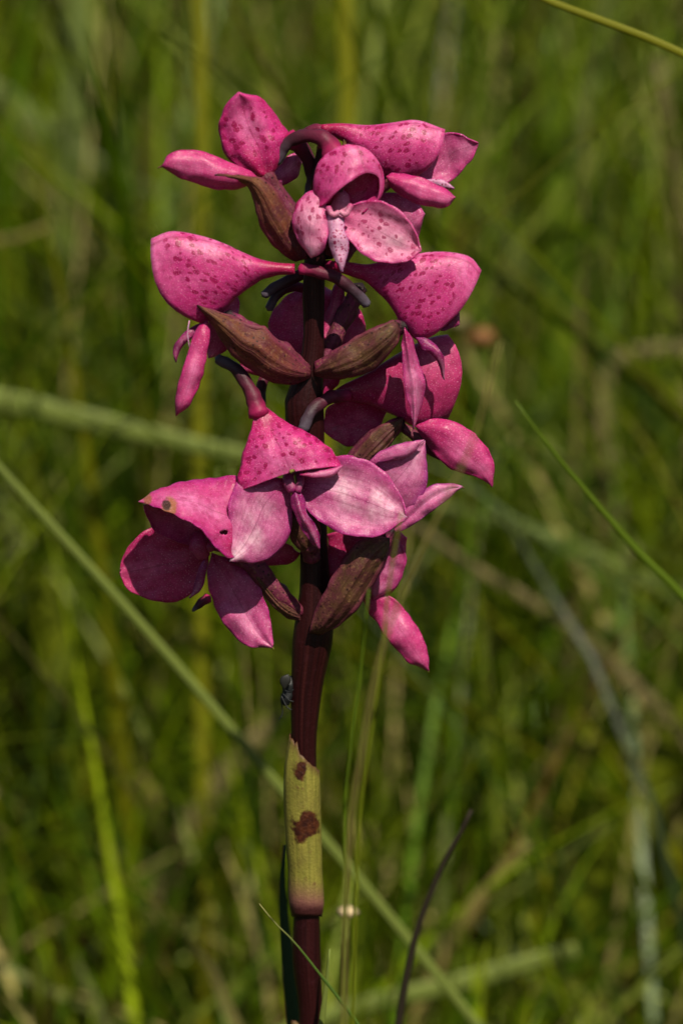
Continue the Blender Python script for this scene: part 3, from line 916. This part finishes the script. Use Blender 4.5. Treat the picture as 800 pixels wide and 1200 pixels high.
tube('ovary', [(366, 655, -20), (360, 625, -34), (350, 595, -48)], [10, 13, 9], M_OVARY, f)

# --- lowest left flower (I)
f = flower(240, 640, -50, 'shaded pink flower with insect holes at the lower left of the spike')
petal('hood', [(306, 590, -34), (282, 559, -36), (250, 561, -44), (215, 565, -52), (186, 574, -62), (163, 588, -74)],
      [(306, 640, -60), (272, 655, -88), (252, 640, -104), (236, 620, -112), (214, 607, -112), (190, 597, -100), (163, 588, -74)], (0, 0), 10, MP_EATEN, f, n=90, m=44, holes=((262, 624, 5.5, 3.2),))
petal('hood_lining', [(282, 566, -28), (240, 572, -30), (200, 582, -44), (168, 592, -66)],
      [(270, 648, -16), (240, 644, -20), (206, 634, -34), (180, 620, -52), (168, 592, -66)], (0, 0), -12, MP_MID, f)
petal('side_sepal', [(244, 648), (228, 632), (204, 624), (180, 617), (160, 630), (145, 650), (141, 672)],
      [(244, 648), (240, 672), (230, 690), (214, 701), (192, 706), (164, 698), (147, 687), (141, 672)], (-14, -16, -16), -8, MP_DEEP, f, crease=-2)
petal('side_sepal', [(248, 648), (243, 668), (246, 692), (255, 718), (270, 740), (292, 758), (319, 758)],
      [(248, 648), (272, 656), (292, 671), (306, 692), (315, 718), (319, 740), (319, 758)], (-14, -20, -30), 8, MP_MID, f, crease=4)
tube('column', [(232, 628, -36), (234, 640, -48), (238, 652, -46)], [9, 12, 8], MP_DEEP, f, n=12, m=10)
tube('column_arm', [(245, 634, -44), (244, 644, -50)], [6, 7], MP_DEEP, f, n=10, m=10)
petal('lip', [(240, 655), (232, 668), (228, 686), (222, 700)], [(240, 655), (242, 672), (236, 690), (222, 700)], (-44, -50, -46), 5, MP_LIPD, f)
tube('tip', [(316, 756, -30), (319, 759, -31), (321, 761, -31)], [2.2, 1.8, 0.8], M_SHEATH, f, n=6, m=6)
tube('spur', [(300, 600, -30), (320, 600, -20), (340, 610, -14)], [12, 9, 7], M_SPUR, f, n=14)
petal('bract', [(352, 728), (334, 722), (316, 706), (302, 684), (292, 660)], [(352, 716), (334, 704), (322, 692), (308, 674), (292, 660)], (-12, -22, -24), 12, M_BRACT2, orchid)
tube('bract_tip', [(244, 700, -20), (236, 706, -22), (226, 716, -24)], [6, 5, 1.5], M_SPUR, f, n=10)
petal('side_sepal', [(352, 648), (330, 634), (308, 640), (298, 660)], [(352, 648), (340, 660), (318, 662), (298, 660)], (10, 6, 4), 4, MP_DEEP, f)
tube('ovary', [(352, 718, -6), (325, 695, -14), (298, 664, -22), (270, 645, -26)], [8, 12, 12, 9], M_OVARY, f)

# --- lowest right flower, two overlapping (J)
f = flower(460, 600, 0, 'lilac pink flower turned away at the lower right of the spike')
petal('hood', [(420, 590), (424, 556), (440, 534), (464, 521), (497, 516)], [(420, 590), (452, 606), (478, 600), (499, 572), (500, 545), (497, 516)],
      (-10, -24, -30), 12, MP_LILAC, f, crease=4)
petal('hood_fold', [(426, 548), (444, 530), (468, 520), (497, 516)], [(426, 548), (452, 540), (478, 535), (497, 516)], (-30, -40, -40), 5, MP_LILAC, f)
petal('side_sepal', [(452, 626), (474, 596), (498, 573), (520, 566), (541, 570)], [(452, 626), (480, 618), (504, 600), (526, 583), (541, 570)], (-18, -26, -24), 6, MP_LILAC, f, crease=3)
tube('tip', [(538, 570, -24), (544, 572, -24)], [1.8, 0.8], M_BRACT, f, n=5, m=6)
tube('ovary', [(385, 730, -10), (408, 690, -14), (436, 650, -18), (458, 618, -16)], [9, 14, 15, 9], M_OVARY, f)
petal('bract', [(362, 742), (366, 722), (378, 698), (394, 668), (414, 640), (436, 629), (455, 632)],
      [(376, 744), (396, 735), (417, 714), (434, 690), (448, 664), (455, 648), (455, 632)], (-26, -40, -44, -40), 16, M_BRACT2, orchid, crease=-3)

f = flower(440, 690, 40, 'pink flower behind the stem at the bottom right of the spike')
petal('hood', [(384, 626), (420, 612), (452, 612), (476, 630)], [(386, 660), (410, 690), (450, 700), (472, 672), (476, 630)], (36, 44, 36), 12, MP_DEEP, f)
petal('side_sepal', [(430, 690), (444, 692), (464, 704), (485, 730), (500, 760), (502, 786)], [(430, 690), (426, 704), (440, 728), (457, 753), (478, 774), (502, 786)],
      (24, 14, 14), 11, MP_OUT, f)
tube('tip', [(499, 783, 14), (502, 788, 14)], [1.8, 0.9], M_SHEATH, f, n=5, m=6)
petal('side_sepal', [(446, 624), (468, 634), (476, 656), (466, 684), (438, 702)], [(446, 624), (440, 646), (434, 672), (430, 690), (438, 702)], (0, 8, 12), 8, MP_MID, f)
petal('side_sepal', [(386, 640), (380, 656), (384, 676), (396, 690)], [(386, 640), (408, 650), (412, 672), (396, 690)], (24, 24, 26), 5, MP_DEEP, f)
tube('ovary', [(390, 700, 10), (410, 690, 26), (432, 680, 34)], [8, 9, 8], M_OVARY, f, n=14)

# ------------------------------------------------------------------ fly on the stem
def make_fly():
    m = NT('fly_black')
    m.b.inputs['Base Color'].default_value = (0.012, 0.013, 0.014, 1)
    m.b.inputs['Roughness'].default_value = 0.5
    m.b.inputs['Specular IOR Level'].default_value = 0.25
    m.bump(m.noise(2500, 2), 0.4, 0.0002)
    wg = NT('fly_wing')
    wg.b.inputs['Base Color'].default_value = (0.012, 0.012, 0.01, 1)
    wg.b.inputs['Specular IOR Level'].default_value = 0.2
    wg.b.inputs['Roughness'].default_value = 0.55
    e = tag(empty('fly', P([(337, 812, 0)])[0]), 'small glossy black fly clinging to the dark stem below the flowers', 'fly')
    tube('body', [(343, 793, 4), (340, 800, 3), (338, 808, 2), (337, 815, 1), (335, 820, 0), (334, 825, 0)], [3.0, 8.0, 9.0, 6.6, 7.2, 4.5], m.m, e, n=26, m=14)
    petal('wing', [(333, 808), (328, 800), (330, 793), (338, 790)], [(333, 808), (338, 803), (341, 797), (338, 790)], (-12, -13, -10), 1, wg.m, e, n=12, m=6, thick=0.6, rough=0)
    for k, (a, b2, c) in enumerate([((330, 816, -6), (336, 828, -10), (342, 832, -12)), ((331, 812, -6), (338, 820, -14), (344, 822, -16)),
                                    ((329, 818, -2), (331, 836, -2), (327, 843, -3)), ((332, 808, -8), (339, 811, -14), (344, 808, -16))]):
        tube('leg', [a, b2, c], [0.9, 0.8, 0.5], m.m, e, n=10, m=6)


make_fly()

# ------------------------------------------------------------------ single blades one can tell apart
G_PALE = blade_mat('blade_pale', (0.165, 0.205, 0.040))
G_GREEN = blade_mat('blade_green', (0.085, 0.135, 0.006))
G_YELL = blade_mat('blade_yellow', (0.18, 0.18, 0.008))
G_OLIVE = blade_mat('blade_olive', (0.125, 0.150, 0.006))
G_STRAW = blade_mat('blade_straw', (0.20, 0.165, 0.045))
G_BEIGE = blade_mat('blade_beige', (0.22, 0.18, 0.075))
G_DARK = blade_mat('blade_dark', (0.016, 0.011, 0.005), transl=0.05, rough=0.8)
G_GREY = blade_mat('blade_grey_green', (0.16, 0.205, 0.050))
G_NEEDLE = blade_mat('blade_needle', (0.075, 0.135, 0.018), tip=(0.30, 0.27, 0.10))


def blade(name, pts, width, d, mat, label, cat='grass blade', taper=(0.15, 0.8, 1, 1, 0.9), group='single grass blades', fold=0.25, n=40):
    """A grass blade as a folded ribbon with thickness: pts (px, py) from tip to root, d = metres behind the plant (pair: tip, root)."""
    dr = d[-1] if isinstance(d, tuple) else d
    lo_, hi_ = pts[-1][1], 6000.0
    for _ in range(40):
        mid_ = (lo_ + hi_) / 2
        q = P([(pts[-1][0], mid_, dr)], 1.0)[0]
        if q[2] > height(q[0], q[1]) - 0.004:
            lo_ = mid_
        else:
            hi_ = mid_
    lean = (pts[-1][0] - pts[-2][0]) * 0.8
    n_in = n
    if lo_ - pts[-1][1] > 20:
        pts = list(pts) + [(pts[-1][0] + lean * 0.8, (pts[-1][1] + lo_) / 2), (pts[-1][0] + lean * 1.2, lo_)]
        taper = tuple(taper) + (taper[-1], taper[-1] * 0.8)
        n = n + 16
    C = crom([(x, y) for x, y in pts], n)
    dd = prof(d if isinstance(d, tuple) else (d, d), n)
    w = prof(taper, n) * width * 0.5
    tan = np.gradient(C, axis=0)
    tan /= np.linalg.norm(tan, axis=1)[:, None]
    nor = np.column_stack([-tan[:, 1], tan[:, 0]])
    m = 5
    G = np.zeros((n, m, 3))
    for j, s in enumerate(np.linspace(-1, 1, m)):
        G[:, j, :2] = C + nor * (w * s)[:, None]
        G[:, j, 2] = dd - fold * (1 - abs(s)) * w * K
    flat = G.reshape(-1, 3)
    uv = np.stack(np.meshgrid(np.linspace(0, 1, m), np.linspace(0, 1, n)), -1).reshape(-1, 2)
    V = P(flat, 1.0)
    o = mesh_obj(name, V, grid_faces(n, m), mat, None, uv, 0.00025, origin=Vector(V[-m // 2]))
    tag(o, label, cat, group)
    return o


blade('grass_shoot', [(-90, 440), (0, 548), (130, 692), (235, 812), (330, 925), (430, 1042), (560, 1203), (640, 1310)], 11, (0.10, 0.095), G_PALE,
      'long pale green blade crossing behind the stem diagonally', taper=(0.6, 0.9, 1, 1, 1))
blade('grass_shoot', [(304, 1059), (322, 1081), (345, 1104), (372, 1138), (400, 1174), (424, 1208), (470, 1290)], 6.5, -0.012, G_NEEDLE,
      'thin sharp green blade with a straw tip in front of the stem base', taper=(0.1, 0.6, 0.9, 1, 1))
blade('dry_stalk', [(552, 949), (541, 972), (522, 1006), (505, 1045), (490, 1085), (479, 1130), (470, 1180), (464, 1220), (458, 1300)], 9.5, 0.035, G_DARK,
      'blackened leaning stalk to the right of the stem base', 'stalk', taper=(0.5, 0.8, 0.9, 1, 1), group='dry stalks')
blade('grass_shoot', [(604, 470), (640, 520), (700, 592), (750, 650), (800, 700), (880, 800), (950, 960), (985, 1290)], 13, (0.05, 0.06), G_GREEN,
      'dark green blade whose tip points up beside the flowers on the right', taper=(0.15, 0.7, 0.9, 1, 1))
blade('grass_stalk', [(520, -70), (570, -35), (640, 0), (720, 30), (800, 64), (900, 130), (1010, 350), (1060, 800), (1070, 1290)], 10.5, (0.05, 0.06), G_YELL,
      'arching yellow-green stem across the upper right corner', 'grass stem', taper=(0.7, 0.9, 1, 1, 1), group='grass stems')
blade('grass_stalk', [(232, -60), (236, 150), (234, 500), (237, 900), (241, 1240)], 17, (0.24, 0.23), G_YELL, 'upright olive-yellow stem left of the spike',
      'grass stem', taper=(0.8, 1, 1, 1, 1), group='grass stems')
blade('grass_stalk', [(402, -60), (405, 60), (406, 150), (392, 400), (364, 760), (358, 1240)], 20, (0.24, 0.23), G_YELL, 'upright yellow-green stem rising behind the topmost flower',
      'grass stem', taper=(0.9, 1, 1, 1, 1), group='grass stems')
blade('grass_shoot', [(345, 540), (300, 536), (210, 518), (100, 492), (0, 470), (-110, 470), (-190, 640), (-220, 1180)], 30, (0.21, 0.24), G_PALE,
      'broad pale blade lying level left of the spike', taper=(0.5, 0.9, 1, 1, 1))
blade('grass_shoot', [(480, 610), (560, 668), (640, 716), (730, 790), (840, 930), (900, 1200)], 15, (0.24, 0.27), G_BEIGE,
      'beige dry blade slanting down right of the lowest flowers', taper=(0.4, 0.9, 1, 1, 1))
blade('grass_shoot', [(500, 588), (560, 604), (620, 622), (720, 665), (830, 760), (880, 1180)], 20, (0.28, 0.30), G_GREY,
      'grey-green blade above the beige dry one on the right', taper=(0.5, 0.9, 1, 1, 0.9))
blade('grass_shoot', [(740, 715), (690, 755), (640, 790), (575, 860), (520, 960), (500, 1210)], 24, (0.30, 0.30), G_GREY,
      'grey-green blade arching low between the dark stalk and the right edge', taper=(0.4, 0.9, 1, 1, 0.9))
blade('grass_shoot', [(676, 1113), (640, 1122), (560, 1146), (480, 1166), (400, 1186), (330, 1215), (300, 1250)], 23, (0.18, 0.17), G_PALE,
      'pale blade lying nearly level at the lower right', taper=(0.75, 1, 1, 1, 0.8))
blade('grass_shoot', [(618, 988), (585, 1026), (550, 1068), (520, 1120), (492, 1180), (470, 1250)], 15, (0.20, 0.19), G_STRAW,
      'straw-coloured blade leaning right behind the blackened stalk', taper=(0.6, 1, 1, 1, 0.8))
blade('grass_shoot', [(770, 70), (778, 140), (792, 240), (800, 330), (815, 600), (830, 1130)], 26, (0.42, 0.42), G_BEIGE,
      'tall beige dry blade near the upper right edge', taper=(0.5, 0.9, 1, 1, 1))
blade('grass_shoot', [(812, 408), (760, 410), (716, 425), (706, 470), (716, 560), (730, 720), (745, 1140)], 22, (0.33, 0.33), G_BEIGE,
      'bent dry blade folded over right of the flowers', taper=(0.6, 0.9, 1, 1, 1))
blade('grass_shoot', [(840, 790), (790, 872), (735, 985), (690, 1090), (655, 1215), (640, 1260)], 50, (0.26, 0.26), G_OLIVE,
      'broad olive blade in the lower right corner', taper=(0.5, 0.9, 1, 1, 0.9))
blade('grass_shoot', [(120, 205), (90, 178), (40, 140), (0, 112), (-90, 110), (-150, 400), (-160, 1120)], 40, (0.45, 0.46), G_GREY,
      'grey-green blade bending in from the upper left edge', taper=(0.4, 0.9, 1, 1, 1))
blade('grass_shoot', [(62, 262), (30, 276), (0, 283), (-60, 310), (-110, 600), (-115, 1190)], 15, (0.3, 0.3), G_STRAW,
      'narrow straw blade poking in from the left edge', taper=(0.4, 0.9, 1, 1, 1))
blade('grass_shoot', [(360, 805), (310, 858), (265, 905), (215, 985), (190, 1060), (175, 1210)], 28, (0.26, 0.26), G_BEIGE,
      'wide beige dry blade leaning behind the stem below the fly', taper=(0.5, 0.9, 1, 1, 0.9))
blade('grass_shoot', [(334, 990), (331, 1030), (333, 1080), (340, 1150), (348, 1260)], 20, (0.012, 0.008), blade_mat('blade_blue_green', (0.022, 0.05, 0.018)),
      'dark blue-green blade tucked against the stem base', taper=(0.15, 0.8, 1, 1, 1))
blade('grass_shoot', [(386, 1112), (383, 1150), (378, 1190), (374, 1230), (370, 1290)], 15, -0.006, G_PALE,
      'short pale blade at the foot of the orchid', taper=(0.1, 0.7, 1, 1, 1))
blade('grass_shoot', [(-20, 960), (30, 1010), (80, 1060), (120, 1120), (150, 1235)], 22, (0.28, 0.28), G_STRAW,
      'brownish dry blade leaning at the lower left', taper=(0.5, 0.9, 1, 1, 1))
blade('grass_shoot', [(160, 900), (200, 965), (232, 1030), (262, 1110), (280, 1230)], 20, (0.26, 0.26), G_STRAW,
      'dry straw blade left of the stem base', taper=(0.4, 0.9, 1, 1, 1))
blade('grass_shoot', [(96, -50), (92, 60), (85, 150), (76, 400), (70, 1150)], 40, (0.45, 0.45), G_GREY,
      'broad pale upright blade at the upper left', taper=(0.7, 1, 1, 1, 1))
blade('grass_shoot', [(40, 620), (62, 760), (84, 900), (100, 1030), (110, 1215)], 46, (0.28, 0.27), G_OLIVE,
      'wide yellow-green blade rising at the lower left', taper=(0.2, 0.8, 1, 1, 0.9))
blade('grass_shoot', [(640, 40), (650, 180), (655, 340), (640, 560), (625, 1190)], 50, (0.38, 0.38), G_GREEN,
      'broad green blade standing right of the upper flowers', taper=(0.3, 0.9, 1, 1, 0.9))
blade('grass_shoot', [(720, -40), (690, 120), (650, 300), (628, 480), (610, 1170)], 40, (0.45, 0.44), G_GREY,
      'wide grey-green blade leaning outward at the upper right', taper=(0.3, 0.9, 1, 1, 0.9))
# slender stems between the camera and the flowers
blade('grass_stalk', [(586, 400), (570, 462), (552, 522), (520, 590), (478, 680), (445, 770), (424, 880), (408, 1000), (402, 1260)], 3.6, (-0.10, -0.10), G_STRAW,
      'pale out-of-focus stem passing in front of the right-hand flowers', 'grass stem', taper=(0.6, 1, 1, 1, 1), group='grass stems')
blade('grass_stalk', [(470, 600), (455, 690), (446, 780), (432, 880), (420, 980), (412, 1260)], 3.4, (-0.07, -0.07), G_OLIVE,
      'thin olive stem just right of the dark stem', 'grass stem', taper=(0.5, 1, 1, 1, 1), group='grass stems')
blade('grass_stalk', [(432, 690), (422, 790), (410, 880), (404, 960), (404, 1260)], 3.4, (-0.055, -0.055), G_GREEN,
      'thin green stem nearest the right side of the dark stem', 'grass stem', taper=(0.4, 1, 1, 1, 1), group='grass stems')


def dry_leaf(px, py, d, r, mat, label):
    a = np.linspace(0, 2 * np.pi, 9, endpoint=False)
    V = [(px, py, d - 0.0012)]
    V += [(px + r * 0.55 * math.cos(t) * random.uniform(0.8, 1.15), py + r * 0.4 * math.sin(t) * random.uniform(0.8, 1.1), d + random.uniform(-.0008, .0008)) for t in a]
    V += [(px + r * math.cos(t) * random.uniform(0.75, 1.15), py + r * 0.7 * math.sin(t) * random.uniform(0.75, 1.1), d + 0.001 + random.uniform(-.001, .001)) for t in a]
    F = [(0, 1 + j, 1 + (j + 1) % 9) for j in range(9)] + [(1 + j, 10 + j, 10 + (j + 1) % 9, 1 + (j + 1) % 9) for j in range(9)]
    uv = [((v[0] - px) / r * .5 + .5, (v[1] - py) / r * .5 + .5) for v in V]
    o = mesh_obj('dry_leaf', P(V, 1.0), F, mat, None, uv, 0.0003)
    tag(o, label, 'leaf', 'dry leaf scraps in the grass')


G_RUST = blade_mat('leaf_rust', (0.22, 0.10, 0.035), transl=0.2)
G_CREAM = blade_mat('leaf_cream', (0.62, 0.48, 0.28), transl=0.2)
dry_leaf(408, 1069, 0.05, 12, G_CREAM, 'small cream scrap beside the stem base')
dry_leaf(565, 396, 0.25, 20, G_RUST, 'rusty dry scrap right of the profile flower')
dry_leaf(535, 380, 0.25, 17, G_BEIGE, 'beige dry scrap touching the outline of the profile flower')
dry_leaf(655, 975, 0.4, 20, G_RUST, 'rusty dry scrap in the lower right grass')
dry_leaf(760, 985, 0.4, 16, G_BEIGE, 'pale dry scrap near the lower right edge')
